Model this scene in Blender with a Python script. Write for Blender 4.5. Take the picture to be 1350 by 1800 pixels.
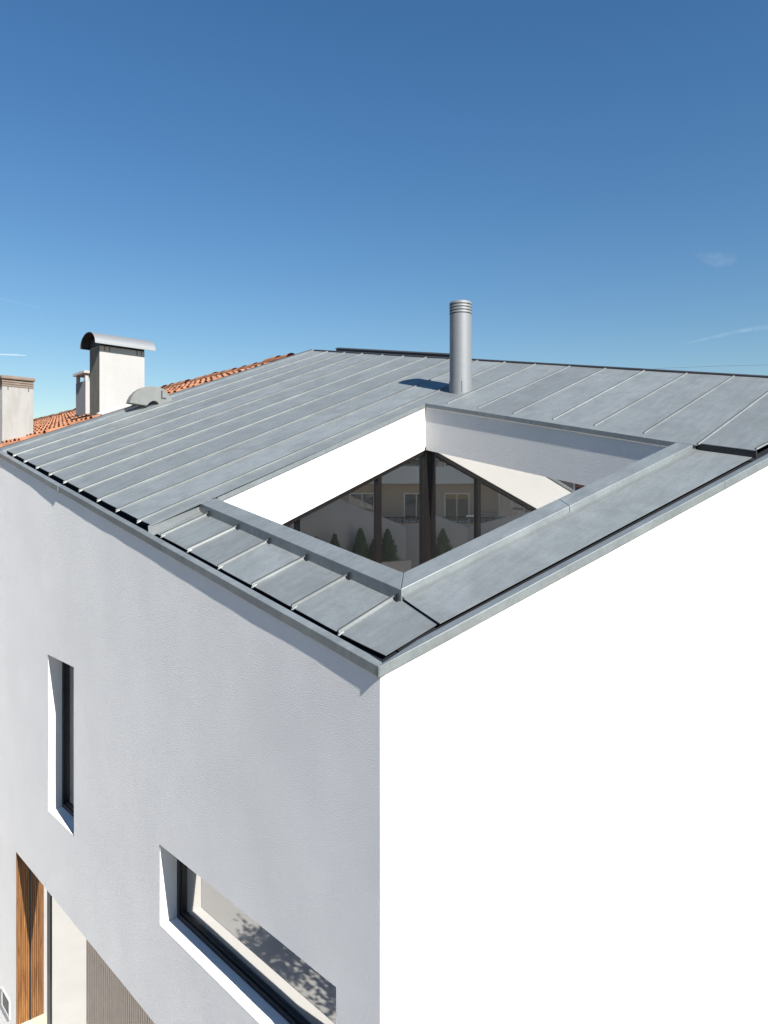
import bpy, bmesh, math, random
from mathutils import Vector, noise

for o in list(bpy.data.objects):
    bpy.data.objects.remove(o)
S = bpy.context.scene
COL = S.collection
RND = random.Random(7)

# ------------------------------------------------------------------ camera
YAW = 47.889
cam_d = bpy.data.cameras.new('camera')
cam = bpy.data.objects.new('camera', cam_d)
COL.objects.link(cam)
cam.location = (-2.695, -3.023, 1.001)
cam.rotation_euler = (math.radians(90), 0, math.radians(YAW - 90))
cam_d.sensor_fit = 'HORIZONTAL'
cam_d.sensor_width = 36
cam_d.lens = 1270 / 1350 * 36
cam_d.shift_y = -25 / 1350
cam_d.clip_start = 0.05
cam_d.clip_end = 20000
S.camera = cam

# ------------------------------------------------------------------ light
SUN_DIR = Vector((0.1225, 1.22, -1.0)).normalized()      # the way the light travels
ELEV = math.asin(-SUN_DIR.z)
SUNROT = math.atan2(-SUN_DIR.x, -SUN_DIR.y)
world = bpy.data.worlds.new('World')
S.world = world
world.use_nodes = True
wn = world.node_tree.nodes
wl = world.node_tree.links
sky = wn.new('ShaderNodeTexSky')
sky.sky_type = 'NISHITA'
sky.sun_disc = False
sky.sun_elevation = ELEV
sky.sun_rotation = SUNROT
sky.altitude = 0
sky.air_density = 1.4
sky.dust_density = 0.0
sky.ozone_density = 4.0
bg = wn['Background']
bg.inputs['Strength'].default_value = 0.060
hs = wn.new('ShaderNodeHueSaturation')
hs.inputs['Saturation'].default_value = 1.25
hs.inputs['Hue'].default_value = 0.504
wl.new(sky.outputs[0], hs.inputs['Color'])
wl.new(hs.outputs[0], bg.inputs['Color'])
sun_d = bpy.data.lights.new('sun', 'SUN')
sun_d.energy = 4.6
sun_d.angle = math.radians(0.5)
sun_d.color = (1.0, 0.965, 0.91)
sun = bpy.data.objects.new('sun', sun_d)
COL.objects.link(sun)
sun.rotation_euler = SUN_DIR.to_track_quat('-Z', 'Y').to_euler()
sun.location = (0, -20, 30)
vs = S.view_settings
S.display_settings.display_device = 'sRGB'
vs.view_transform = 'Standard'
vs.look = 'None'
vs.gamma = 1
vs.use_curve_mapping = False
vs.exposure = 0.9
S.render.engine = 'CYCLES'
S.cycles.use_denoising = True
S.cycles.max_bounces = 10
S.cycles.glossy_bounces = 6
S.cycles.sample_clamp_indirect = 8


# ------------------------------------------------------------------ materials
def new_mat(name):
    m = bpy.data.materials.new(name)
    m.use_nodes = True
    nt = m.node_tree
    return m, nt, nt.nodes, nt.links, nt.nodes['Principled BSDF']


def nd(nt, kind, **kw):
    n = nt.nodes.new(kind)
    for k, v in kw.items():
        if k in n.inputs.keys():
            n.inputs[k].default_value = v
        else:
            setattr(n, k, v)
    return n


def ramp(nt, src, stops):
    r = nt.nodes.new('ShaderNodeValToRGB')
    e = r.color_ramp.elements
    e[0].position, e[0].color = stops[0][0], (*stops[0][1], 1)
    e[1].position, e[1].color = stops[-1][0], (*stops[-1][1], 1)
    for p, c in stops[1:-1]:
        x = e.new(p)
        x.color = (*c, 1)
    nt.links.new(src, r.inputs[0])
    return r.outputs[0]


def g(v):
    return (v, v, v)


def coords(nt, scale=(1, 1, 1)):
    tc = nt.nodes.new('ShaderNodeNewGeometry')
    mp = nt.nodes.new('ShaderNodeMapping')
    mp.inputs['Scale'].default_value = scale
    nt.links.new(tc.outputs['Position'], mp.inputs['Vector'])
    return mp.outputs[0]


def noise_tex(nt, vec, scale, detail=4, rough=0.55, dist=0.0):
    n = nt.nodes.new('ShaderNodeTexNoise')
    n.inputs['Scale'].default_value = scale
    n.inputs['Detail'].default_value = detail
    n.inputs['Roughness'].default_value = rough
    n.inputs['Distortion'].default_value = dist
    nt.links.new(vec, n.inputs['Vector'])
    return n.outputs[0]


def mixc(nt, fac, a, b, mode='MIX'):
    m = nt.nodes.new('ShaderNodeMix')
    m.data_type = 'RGBA'
    m.blend_type = mode
    for sock, val in ((m.inputs[0], fac), (m.inputs[6], a), (m.inputs[7], b)):
        if isinstance(val, (int, float)):
            sock.default_value = val
        elif isinstance(val, tuple):
            sock.default_value = (*val, 1)
        else:
            nt.links.new(val, sock)
    return m.outputs[2]


def bump(nt, height, strength, dist, normal=None):
    b = nt.nodes.new('ShaderNodeBump')
    b.inputs['Strength'].default_value = strength
    b.inputs['Distance'].default_value = dist
    nt.links.new(height, b.inputs['Height'])
    if normal is not None:
        nt.links.new(normal, b.inputs['Normal'])
    return b.outputs[0]


def stucco(name, base=0.78, tint=(1, 0.995, 0.985), grain=1.0, stain=0.0):
    m, nt, N, L, p = new_mat(name)
    v = coords(nt)
    big = noise_tex(nt, v, 1.1, 5, 0.6)
    col = ramp(nt, big, [(0.3, tuple(base * 0.935 * t for t in tint)), (0.7, tuple(base * t for t in tint))])
    if stain:
        vv = coords(nt, (6, 6, 1.2))
        s = noise_tex(nt, vv, 1.6, 6, 0.65)
        f = ramp(nt, s, [(0.42, g(0)), (0.72, g(stain))])
        col = mixc(nt, f, col, (0.30, 0.29, 0.24))
    L.new(col, p.inputs['Base Color'])
    p.inputs['Roughness'].default_value = 0.92
    p.inputs['Diffuse Roughness'].default_value = 1.0
    p.inputs['Specular IOR Level'].default_value = 0.2
    fine = noise_tex(nt, v, 120, 2, 0.5)
    mid = noise_tex(nt, v, 3.2, 4, 0.5)
    b1 = bump(nt, mid, 0.12 * grain, 0.012)
    b2 = bump(nt, fine, 0.75 * grain, 0.006, b1)
    L.new(b2, p.inputs['Normal'])
    return m


def zinc(name, base=0.33, metal=0.35, rough=0.56, warm=0.0):
    m, nt, N, L, p = new_mat(name)
    v = coords(nt)
    oi = N.new('ShaderNodeObjectInfo')
    cl = noise_tex(nt, v, 2.2, 7, 0.62, 0.6)
    vs_ = coords(nt, (1.0, 6.0, 1.0))
    st = noise_tex(nt, vs_, 3.0, 6, 0.65, 0.3)
    sp = noise_tex(nt, v, 38, 4, 0.7)
    c1 = ramp(nt, cl, [(0.25, (base * 0.78, base * 0.86, base * 0.87)), (0.55, (base * (0.94 + warm), base * 1.025, base * (1.02 - warm))),
                       (0.8, (base * 1.12, base * 1.18, base * 1.19))])
    c2 = ramp(nt, st, [(0.3, g(0.88)), (0.7, g(1.10))])
    c = mixc(nt, 1.0, c1, c2, 'MULTIPLY')
    c3 = ramp(nt, sp, [(0.35, g(0.93)), (0.7, g(1.06))])
    c = mixc(nt, 1.0, c, c3, 'MULTIPLY')
    rr = ramp(nt, oi.outputs['Random'], [(0.0, g(0.86)), (1.0, g(1.13))])
    c = mixc(nt, 1.0, c, rr, 'MULTIPLY')
    # scattered pale scuffs and thin scratches
    sc = noise_tex(nt, v, 10.0, 8, 0.78, 1.4)
    f = ramp(nt, sc, [(0.64, g(0)), (0.74, g(0.40))])
    c = mixc(nt, f, c, (base * 2.0, base * 2.05, base * 2.05))
    mp2 = N.new('ShaderNodeMapping')
    mp2.inputs['Rotation'].default_value = (0, 0, 0.7)
    mp2.inputs['Scale'].default_value = (5, 46, 5)
    L.new(v, mp2.inputs['Vector'])
    s2 = noise_tex(nt, mp2.outputs[0], 1.0, 5, 0.7, 0.8)
    f = ramp(nt, s2, [(0.66, g(0)), (0.75, g(0.35))])
    c = mixc(nt, f, c, (base * 1.9, base * 1.95, base * 1.95))
    dk = noise_tex(nt, v, 3.3, 6, 0.7, 0.5)
    f = ramp(nt, dk, [(0.45, g(0)), (0.70, g(0.55))])
    c = mixc(nt, f, c, (base * 0.62, base * 0.66, base * 0.66))
    L.new(c, p.inputs['Base Color'])
    p.inputs['Metallic'].default_value = metal
    ro = ramp(nt, cl, [(0.25, g(rough + 0.10)), (0.75, g(rough - 0.05))])
    L.new(ro, p.inputs['Roughness'])
    b = bump(nt, cl, 0.25, 0.006)
    b = bump(nt, sp, 0.05, 0.002, b)
    L.new(b, p.inputs['Normal'])
    return m


def plain(name, col, rough=0.6, metal=0.0, var=0.12, scale=8.0, bmp=0.1, bdist=0.004):
    m, nt, N, L, p = new_mat(name)
    v = coords(nt)
    n = noise_tex(nt, v, scale, 5, 0.6)
    c = ramp(nt, n, [(0.3, tuple(x * (1 - var) for x in col)), (0.7, tuple(min(1, x * (1 + var)) for x in col))])
    L.new(c, p.inputs['Base Color'])
    p.inputs['Roughness'].default_value = rough
    p.inputs['Metallic'].default_value = metal
    if bmp:
        L.new(bump(nt, n, bmp, bdist), p.inputs['Normal'])
    return m


def mirror_glass(name, refl, body):
    m, nt, N, L, p = new_mat(name)
    p.inputs['Base Color'].default_value = (*body, 1)
    p.inputs['Roughness'].default_value = 0.25
    gl = N.new('ShaderNodeBsdfGlossy')
    gl.inputs['Color'].default_value = (0.97, 0.96, 0.94, 1)
    gl.inputs['Roughness'].default_value = 0.0
    lw = N.new('ShaderNodeLayerWeight')
    lw.inputs['Blend'].default_value = 0.25
    f = ramp(nt, lw.outputs['Fresnel'], [(0.0, g(refl)), (1.0, g(min(1, refl + 0.35)))])
    mx = N.new('ShaderNodeMixShader')
    L.new(f, mx.inputs[0])
    L.new(p.outputs[0], mx.inputs[1])
    L.new(gl.outputs[0], mx.inputs[2])
    L.new(mx.outputs[0], N['Material Output'].inputs['Surface'])
    return m


def wood_mat(name):
    m, nt, N, L, p = new_mat(name)
    oi = N.new('ShaderNodeObjectInfo')
    v = coords(nt, (18, 18, 1.1))
    n = noise_tex(nt, v, 2.2, 7, 0.62, 0.8)
    c = ramp(nt, n, [(0.25, (0.12, 0.045, 0.012)), (0.5, (0.255, 0.112, 0.034)), (0.75, (0.36, 0.18, 0.064))])
    rr = ramp(nt, oi.outputs['Random'], [(0, g(0.75)), (1, g(1.12))])
    c = mixc(nt, 1.0, c, rr, 'MULTIPLY')
    L.new(c, p.inputs['Base Color'])
    p.inputs['Roughness'].default_value = 0.5
    L.new(bump(nt, n, 0.2, 0.003), p.inputs['Normal'])
    return m


def tile_mat(name):
    m, nt, N, L, p = new_mat(name)
    v = coords(nt)
    n = noise_tex(nt, v, 4.3, 6, 0.7)
    n2 = noise_tex(nt, v, 1.0, 4, 0.6)
    c = ramp(nt, n, [(0.25, (0.16, 0.060, 0.034)), (0.5, (0.36, 0.155, 0.078)), (0.78, (0.44, 0.24, 0.155))])
    f = ramp(nt, n2, [(0.52, g(0)), (0.75, g(0.45))])
    c = mixc(nt, f, c, (0.20, 0.15, 0.075))
    L.new(c, p.inputs['Base Color'])
    p.inputs['Roughness'].default_value = 0.9
    L.new(bump(nt, n, 0.3, 0.01), p.inputs['Normal'])
    return m


def foliage_mat(name, a, b):
    m, nt, N, L, p = new_mat(name)
    v = coords(nt)
    n = noise_tex(nt, v, 9, 3, 0.6)
    L.new(ramp(nt, n, [(0.3, a), (0.7, b)]), p.inputs['Base Color'])
    p.inputs['Roughness'].default_value = 0.7
    return m


M_WALL = stucco('white stucco', 0.765, (1, 0.978, 0.938), 1.0)
M_WALL_OLD = stucco('old white render', 0.46, (1, 0.975, 0.93), 0.9, 0.5)
M_CHIM = stucco('chimney render', 0.53, (1, 0.975, 0.935), 0.8, 0.10)
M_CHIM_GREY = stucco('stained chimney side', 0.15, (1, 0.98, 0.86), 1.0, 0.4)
M_SMOKE = stucco('grey flue render', 0.24, (0.95, 1.0, 1.06), 1.0, 0.0)
M_ZINC = zinc('zinc sheet', 0.262)
M_ZINC_CAP = zinc('zinc coping', 0.265, 0.4, 0.45)
M_SEAM = zinc('zinc seam', 0.235, 0.35, 0.45, 0.03)
M_FOLD_SHADE = plain('seam fold shade', (0.045, 0.042, 0.038), 0.7)  # dark strip along the fold, painted in for the seam's shadow line
M_STEEL = plain('brushed flue steel', (0.24, 0.25, 0.255), 0.6, 0.35, 0.05, 30, 0.05)
M_GAP_SHADE = plain('near-black gap shade', (0.012, 0.014, 0.018), 0.6, 0.0)  # near-black, stands in for the shade in gaps and hollows
M_RIDGE = plain('dark ridge metal', (0.05, 0.048, 0.05), 0.55, 0.3)
M_FRAME = plain('anthracite frame', (0.018, 0.020, 0.024), 0.4, 0.1)
M_BRONZE = plain('bronze frame', (0.013, 0.010, 0.009), 0.4, 0.3)
M_GLASS = mirror_glass('solar glass', 0.60, (0.012, 0.013, 0.014))
M_GLASS_DOOR = mirror_glass('door glass', 0.78, (0.02, 0.02, 0.02))
M_GLASS_SLIT = mirror_glass('window glass', 0.42, (0.012, 0.013, 0.015))
M_WOOD = wood_mat('oiled timber')
M_SLAT = plain('taupe slat', (0.74, 0.62, 0.50), 0.55, 0.1, 0.08, 12)
M_SLATGAP = plain('dark slat gap', (0.05, 0.04, 0.033), 0.8)
M_CONC = plain('pale concrete', (0.19, 0.195, 0.185), 0.85, 0.0, 0.08, 7, 0.2)
M_TILE = tile_mat('terracotta')
M_PAVE = plain('pale paving', (0.57, 0.555, 0.52), 0.85, 0, 0.06, 1.5)
M_ROAD = plain('road surface', (0.44, 0.42, 0.38), 0.9, 0, 0.08, 2.5)
M_GROUND = plain('dry ground', (0.15, 0.14, 0.11), 0.95, 0, 0.15, 0.2)
M_DECK = plain('patio deck', (0.50, 0.46, 0.40), 0.8)
M_CYP = foliage_mat('cypress foliage', (0.05, 0.11, 0.03), (0.11, 0.19, 0.05))
M_LEAF = foliage_mat('tree foliage', (0.035, 0.065, 0.018), (0.09, 0.13, 0.04))
M_BARK = plain('bark', (0.14, 0.10, 0.07), 0.9, 0, 0.2, 14, 0.5, 0.02)
M_RUST = plain('rusty steel', (0.30, 0.11, 0.04), 0.9)
M_BROWN = plain('brown clay cap', (0.20, 0.155, 0.12), 0.85, 0, 0.15, 10, 0.3)
M_BEIGE = plain('beige render', (0.50, 0.43, 0.35), 0.9, 0, 0.05, 1.0)
M_PINK = plain('pinkish render', (0.42, 0.30, 0.25), 0.9, 0, 0.05, 1.0)
M_ORANGE = plain('orange render', (0.55, 0.20, 0.08), 0.9, 0, 0.06, 1.0)
M_CREAM = plain('cream render', (0.72, 0.65, 0.50), 0.9, 0, 0.04, 1.0)
M_PANE = mirror_glass('dark window pane', 0.12, (0.02, 0.024, 0.03))
M_WHITE = plain('white paint', (0.78, 0.78, 0.76), 0.5, 0, 0.03)
M_LEAD = plain('dull lead', (0.06, 0.062, 0.07), 0.6, 0.4)


# ------------------------------------------------------------------ helpers
def mesh_obj(name, verts, faces, mat, parent=None, smooth=False):
    me = bpy.data.meshes.new(name)
    me.from_pydata([tuple(v) for v in verts], [], faces)
    me.update()
    if mat:
        me.materials.append(mat)
    if smooth:
        for p in me.polygons:
            p.use_smooth = True
    o = bpy.data.objects.new(name, me)
    COL.objects.link(o)
    if parent:
        o.parent = parent
        o.matrix_parent_inverse = parent.matrix_world.inverted() if False else o.matrix_parent_inverse
    return o


class MB:
    """collects primitives, links them as one mesh"""
    def __init__(self):
        self.v, self.f = [], []

    def add(self, verts, faces):
        k = len(self.v)
        self.v += [tuple(x) for x in verts]
        self.f += [tuple(i + k for i in q) for q in faces]
        return self

    def prism(self, bottom, top):
        n = len(bottom)
        fs = [tuple(reversed(range(n))), tuple(range(n, 2 * n))]
        fs += [(i, (i + 1) % n, n + (i + 1) % n, n + i) for i in range(n)]
        return self.add(list(bottom) + list(top), fs)

    def box(self, x0, x1, y0, y1, z0, z1):
        b = [(x0, y0), (x1, y0), (x1, y1), (x0, y1)]
        return self.prism([(x, y, z0) for x, y in b], [(x, y, z1) for x, y in b])

    def cyl(self, c, r0, r1, z0, z1, n=48, caps=True):
        bo = [(c[0] + r0 * math.cos(2 * math.pi * i / n), c[1] + r0 * math.sin(2 * math.pi * i / n), z0) for i in range(n)]
        to = [(c[0] + r1 * math.cos(2 * math.pi * i / n), c[1] + r1 * math.sin(2 * math.pi * i / n), z1) for i in range(n)]
        if caps:
            return self.prism(bo, to)
        return self.add(bo + to, [(i, (i + 1) % n, n + (i + 1) % n, n + i) for i in range(n)])

    def tube(self, pts, rad, n=8):
        rings = []
        for i, p in enumerate(pts):
            p = Vector(p)
            a = Vector(pts[max(0, i - 1)])
            b = Vector(pts[min(len(pts) - 1, i + 1)])
            t = (b - a).normalized()
            u = t.orthogonal().normalized() if abs(t.z) > 0.9 else t.cross(Vector((0, 0, 1))).normalized()
            w = t.cross(u)
            r = rad[i] if isinstance(rad, (list, tuple)) else rad
            rings.append([p + (u * math.cos(2 * math.pi * k / n) + w * math.sin(2 * math.pi * k / n)) * r for k in range(n)])
        vs_, fs = [], []
        for r in rings:
            vs_ += r
        for i in range(len(rings) - 1):
            for k in range(n):
                fs.append((i * n + k, i * n + (k + 1) % n, (i + 1) * n + (k + 1) % n, (i + 1) * n + k))
        fs.append(tuple(reversed(range(n))))
        fs.append(tuple(range(len(vs_) - n, len(vs_))))
        return self.add(vs_, fs)

    def build(self, name, mat, parent=None, smooth=False):
        return mesh_obj(name, self.v, self.f, mat, parent, smooth)


def smooth_by_angle(o, deg=35):
    bm = bmesh.new()
    bm.from_mesh(o.data)
    for e in bm.edges:
        if len(e.link_faces) == 2 and e.calc_face_angle(0) > math.radians(deg):
            e.smooth = False
    for f in bm.faces:
        f.smooth = True
    bm.to_mesh(o.data)
    bm.free()


def empty(name, loc=(0, 0, 0)):
    o = bpy.data.objects.new(name, None)
    COL.objects.link(o)
    o.location = loc
    return o


def tag(o, label=None, cat=None, group=None, kind=None):
    if label:
        o['label'] = label
    if cat:
        o['category'] = cat
    if group:
        o['group'] = group
    if kind:
        o['kind'] = kind
    return o


def copy_part(o, parent, loc):
    c = o.copy()
    COL.objects.link(c)
    c.parent = parent
    c.location = loc
    return c


# ------------------------------------------------------------------ roof plane of the house
SL, SR = 0.20168, 0.39336


def Z(x, y, off=0.0):
    return SR * x + SL * y + off


def R3(x, y, off=0.0):
    return (x, y, Z(x, y, off))


def lerp(a, b, t):
    return a + (b - a) * t


MAIN, FRONT, STRIP, FLASH, CAP = 0.035, -0.050, -0.030, 0.032, 0.056
RAKE = -0.2035                      # dy/dx of the skewed right-hand wall
OPEN_A, OPEN_B, OPEN_C, OPEN_D = (0.79, 3.235), (0.805, 0.645), (3.700, 0.080), (3.750, 3.335)
GROUND = -6.4
YFAR = 7.93

house = empty('house', (0, 0, 0))
tag(house, 'white rendered modern house under a grey zinc roof with a square roof opening', 'house')

# ---------------- street wall (x = 0) with openings, gently uneven
OPENINGS = [(4.883, 5.737, -2.597, -0.800), (0.396, 2.815, -2.630, -1.945), (1.2, 6.975, -5.745, -3.520)]


def wall_dx(y, z):
    d = 0.0015 * noise.noise(Vector((y * 1.7, z * 1.3, 3.1)))
    d += 0.0007 * noise.noise(Vector((y * 4.3, z * 3.1, 9.7)))
    return d + 0.008


def frange(a, b, step):
    n = max(1, round((b - a) / step))
    return [a + (b - a) * i / n for i in range(n + 1)]


def build_street_wall():
    ycuts = sorted({0.0, 14.0, YFAR} | {o[0] for o in OPENINGS} | {o[1] for o in OPENINGS})
    ycuts = [y for y in ycuts if y <= YFAR]
    ys = []
    for a, b in zip(ycuts, ycuts[1:]):
        ys += frange(a, b, 0.075)[:-1]
    ys.append(ycuts[-1])
    zc = sorted({GROUND - 0.3, -0.2} | {o[2] for o in OPENINGS} | {o[3] for o in OPENINGS})
    zs = []
    for a, b in zip(zc, zc[1:]):
        zs += frange(a, b, 0.10)[:-1]
    zs.append(zc[-1])
    ntop = 20
    rows = len(zs) + ntop
    verts, idx = [], {}
    for i, y in enumerate(ys):
        for j in range(rows):
            z = zs[j] if j < len(zs) else lerp(-0.2, Z(0, y, 0.03), (j - len(zs) + 1) / ntop)
            idx[i, j] = len(verts)
            verts.append((wall_dx(y, z), y, z))
    faces = []
    for i in range(len(ys) - 1):
        for j in range(rows - 1):
            yc = (ys[i] + ys[i + 1]) / 2
            if j + 1 < len(zs):
                zc_ = (zs[j] + zs[j + 1]) / 2
                if any(o[0] < yc < o[1] and o[2] < zc_ < o[3] for o in OPENINGS):
                    continue
            faces.append((idx[i, j], idx[i, j + 1], idx[i + 1, j + 1], idx[i + 1, j]))
    w = mesh_obj('street_wall', verts, faces, M_WALL, house, True)
    return w


street_wall = build_street_wall()


def reveal(name, o, depth):
    y0, y1, z0, z1 = o
    m = MB()
    a = 0.011
    m.add([(a, y1, z0), (a, y1, z1), (depth, y1, z1), (depth, y1, z0)], [(0, 1, 2, 3)])
    m.add([(a, y0, z0), (a, y0, z1), (depth, y0, z1), (depth, y0, z0)], [(3, 2, 1, 0)])
    m.add([(a, y0, z0), (a, y1, z0), (depth, y1, z0), (depth, y0, z0)], [(0, 1, 2, 3)])
    m.add([(a, y0, z1), (a, y1, z1), (depth, y1, z1), (depth, y0, z1)], [(3, 2, 1, 0)])
    return m.build(name, M_WALL, street_wall)


def window(o, depth=0.166, fw=0.045, glass=M_GLASS_SLIT):
    y0, y1, z0, z1 = o
    reveal('window_reveal', o, depth + 0.1)
    m = MB()
    x0, x1 = depth, depth + 0.055
    e = 0.002
    m.box(x0, x1, y0 + e, y0 + fw, z0 + e, z1 - e)
    m.box(x0, x1, y1 - fw, y1 - e, z0 + e, z1 - e)
    m.box(x0, x1, y0 + fw + 0.001, y1 - fw - 0.001, z0 + e, z0 + fw)
    m.box(x0, x1, y0 + fw + 0.001, y1 - fw - 0.001, z1 - fw, z1 - e)
    # slimmer inner glazing bead, stepped back
    b = 0.018
    m.box(x0 + 0.020, x1, y0 + fw + 0.002, y0 + fw + b, z0 + fw + 0.001, z1 - fw - 0.001)
    m.box(x0 + 0.020, x1, y1 - fw - b, y1 - fw - 0.002, z0 + fw + 0.001, z1 - fw - 0.001)
    m.box(x0 + 0.020, x1, y0 + fw + b, y1 - fw - b, z0 + fw + 0.002, z0 + fw + b)
    m.box(x0 + 0.020, x1, y0 + fw + b, y1 - fw - b, z1 - fw - b, z1 - fw - 0.002)
    w = m.build('window', M_FRAME, house)
    p = MB().box(x0 + 0.038, x0 + 0.044, y0 + fw + 0.003, y1 - fw - 0.003, z0 + fw + 0.003, z1 - fw - 0.003)
    p.build('pane', glass, w)
    return w


w1 = window(OPENINGS[0])
w1['label'] = 'tall narrow window'
w2 = window(OPENINGS[1], glass=M_GLASS_SLIT)
w2['label'] = 'long low window'

# ---------------- entrance recess: timber jamb, glazed door wall, ribbed garage front
y0, y1, z0, z1 = OPENINGS[2]
DEP = 0.163
entrance = MB().box(DEP + 0.06, DEP + 0.12, y0, y1, z0, z1).build('entrance', M_SLATGAP, house)
rv = MB()
rv.add([(0.011, y0, z1), (0.011, y1, z1), (DEP + 0.1, y1, z1), (DEP + 0.1, y0, z1)], [(3, 2, 1, 0)])
rv.add([(0.011, y0, z0), (0.011, y0, z1), (DEP + 0.1, y0, z1), (DEP + 0.1, y0, z0)], [(3, 2, 1, 0)])
rv.add([(0.011, y1 + 0.02, z0), (0.011, y1 + 0.02, z1), (DEP + 0.1, y1 + 0.02, z1), (DEP + 0.1, y1 + 0.02, z0)], [(0, 1, 2, 3)])
rv.build('entrance_reveal', M_WALL, street_wall)
MB().box(-0.004, DEP + 0.055, y0 + 0.01, y1 - 0.001, z0 - 0.10, z0 - 0.001).build('threshold', M_CREAM, entrance)
nb = 7
bw = (DEP - 0.006) / nb
MB().box(0.016, DEP + 0.055, y1 + 0.0185, y1 + 0.0195, z0, z1 - 0.001).build('board_backing', M_SLATGAP, entrance)
MB().box(DEP + 0.001, DEP + 0.055, y1 - 0.012, y1 + 0.018, z0 + 0.001, z1 - 0.003).build('door_frame', M_FRAME, entrance)
for i in range(nb):
    xa = 0.012 + i * bw
    MB().box(xa, xa + bw - 0.006, y1 + 0.0005 - 0.0015 * (i % 2), y1 + 0.018, z0 + 0.001, z1 - 0.002).build('timber_board', M_WOOD, entrance)
MB().box(DEP, DEP + 0.05, 6.150, 6.215, z0 + 0.001, z1 - 0.003).build('door_frame', M_FRAME, entrance)
MB().box(DEP, DEP + 0.05, 6.218, 6.262, z0 + 0.001, z1 - 0.003).build('door_frame', M_CONC, entrance)
MB().box(DEP + 0.012, DEP + 0.02, 6.264, y1 - 0.0125, z0 + 0.002, z1 - 0.004).build('glass_pane', M_GLASS_DOOR, entrance)
MB().box(DEP + 0.012, DEP + 0.02, 4.95, 6.148, z0 + 0.002, z1 - 0.004).build('glass_pane', M_GLASS_DOOR, entrance)
MB().box(0.014, DEP + 0.05, y0 + 0.02, y1 - 0.01, z1 - 0.010, z1 - 0.0025).build('lintel_strip', M_BROWN, entrance)
slat0 = None
yy = 4.905
while yy > y0 + 0.06:
    if slat0 is None:
        slat0 = MB().box(DEP - 0.012, DEP + 0.02, -0.016, 0.016, z0 + 0.004, z1 - 0.012).build('slat', M_SLAT, entrance)
        slat0.location = (0, yy, 0)
    else:
        copy_part(slat0, entrance, (0, yy, 0))
    yy -= 0.050

# small recessed wall box left of the entrance
bx = MB()
for (a, b, c, d) in ((7.235, 7.60, -5.56, -5.585), (7.235, 7.60, -5.775, -5.80)):
    bx.box(-0.006, 0.03, a, b, min(c, d), max(c, d))
bx.box(-0.006, 0.03, 7.235, 7.262, -5.774, -5.586)
bx.box(-0.006, 0.03, 7.573, 7.60, -5.774, -5.586)
wb = bx.build('wall_box', M_WHITE, house)
MB().box(-0.003, 0.004, 7.30, 7.56, -5.76, -5.605).build('box_face', M_FRAME, wb)

# ---------------- side wall (skewed), overexposed white in the sun
XB = 5.95
side = MB()
nx, nz = 40, 30
vv, ff = [], []
for i in range(nx + 1):
    x = XB * i / nx
    for j in range(nz + 1):
        z = lerp(GROUND - 0.3, Z(x, RAKE * x, 0.03), j / nz)
        vv.append((x + 0.010, RAKE * x + 0.010 + 0.0015 * noise.noise(Vector((x * 1.5, z * 1.5, 0))), z))
for i in range(nx):
    for j in range(nz):
        a = i * (nz + 1) + j
        ff.append((a, a + nz + 1, a + nz + 2, a + 1))
mesh_obj('side_wall', vv, ff, M_WALL, house, True)
bk = MB()
bk.add([(XB, RAKE * XB, GROUND), (XB - 0.35, YFAR, GROUND), (XB - 0.35, YFAR, Z(XB - .45, YFAR)), (XB, RAKE * XB, Z(XB - .1, RAKE * XB))], [(0, 1, 2, 3)])
bk.add([(XB - 0.35, YFAR, GROUND), (0.02, YFAR, GROUND), (0.02, YFAR, Z(0.02, YFAR)), (XB - 0.35, YFAR, Z(XB - .45, YFAR))], [(0, 1, 2, 3)])
bk.build('rear_wall', M_WALL, house)

# ---------------- roof deck (keeps light out under the sheets)
def ridge_x(y):
    return lerp(5.825, 5.430, (y - 0.0) / 8.0)


deck = MB()
outer = [(0.24, 0.22), (ridge_x(-1.0), -0.88), (ridge_x(YFAR), YFAR - 0.02), (0.10, YFAR - 0.02)]
eps = 0.03
inner = [(OPEN_B[0] - eps, OPEN_B[1] - eps), (OPEN_C[0] + eps, OPEN_C[1] - eps), (OPEN_D[0] + eps, OPEN_D[1] + eps), (OPEN_A[0] - eps, OPEN_A[1] + eps)]
for i in range(4):
    j = (i + 1) % 4
    q = [outer[i], outer[j], inner[j], inner[i]]
    deck.prism([R3(x, y, -0.40) for x, y in q], [R3(x, y, -0.095) for x, y in q])
roof = deck.build('roof', M_GAP_SHADE, house)

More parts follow.
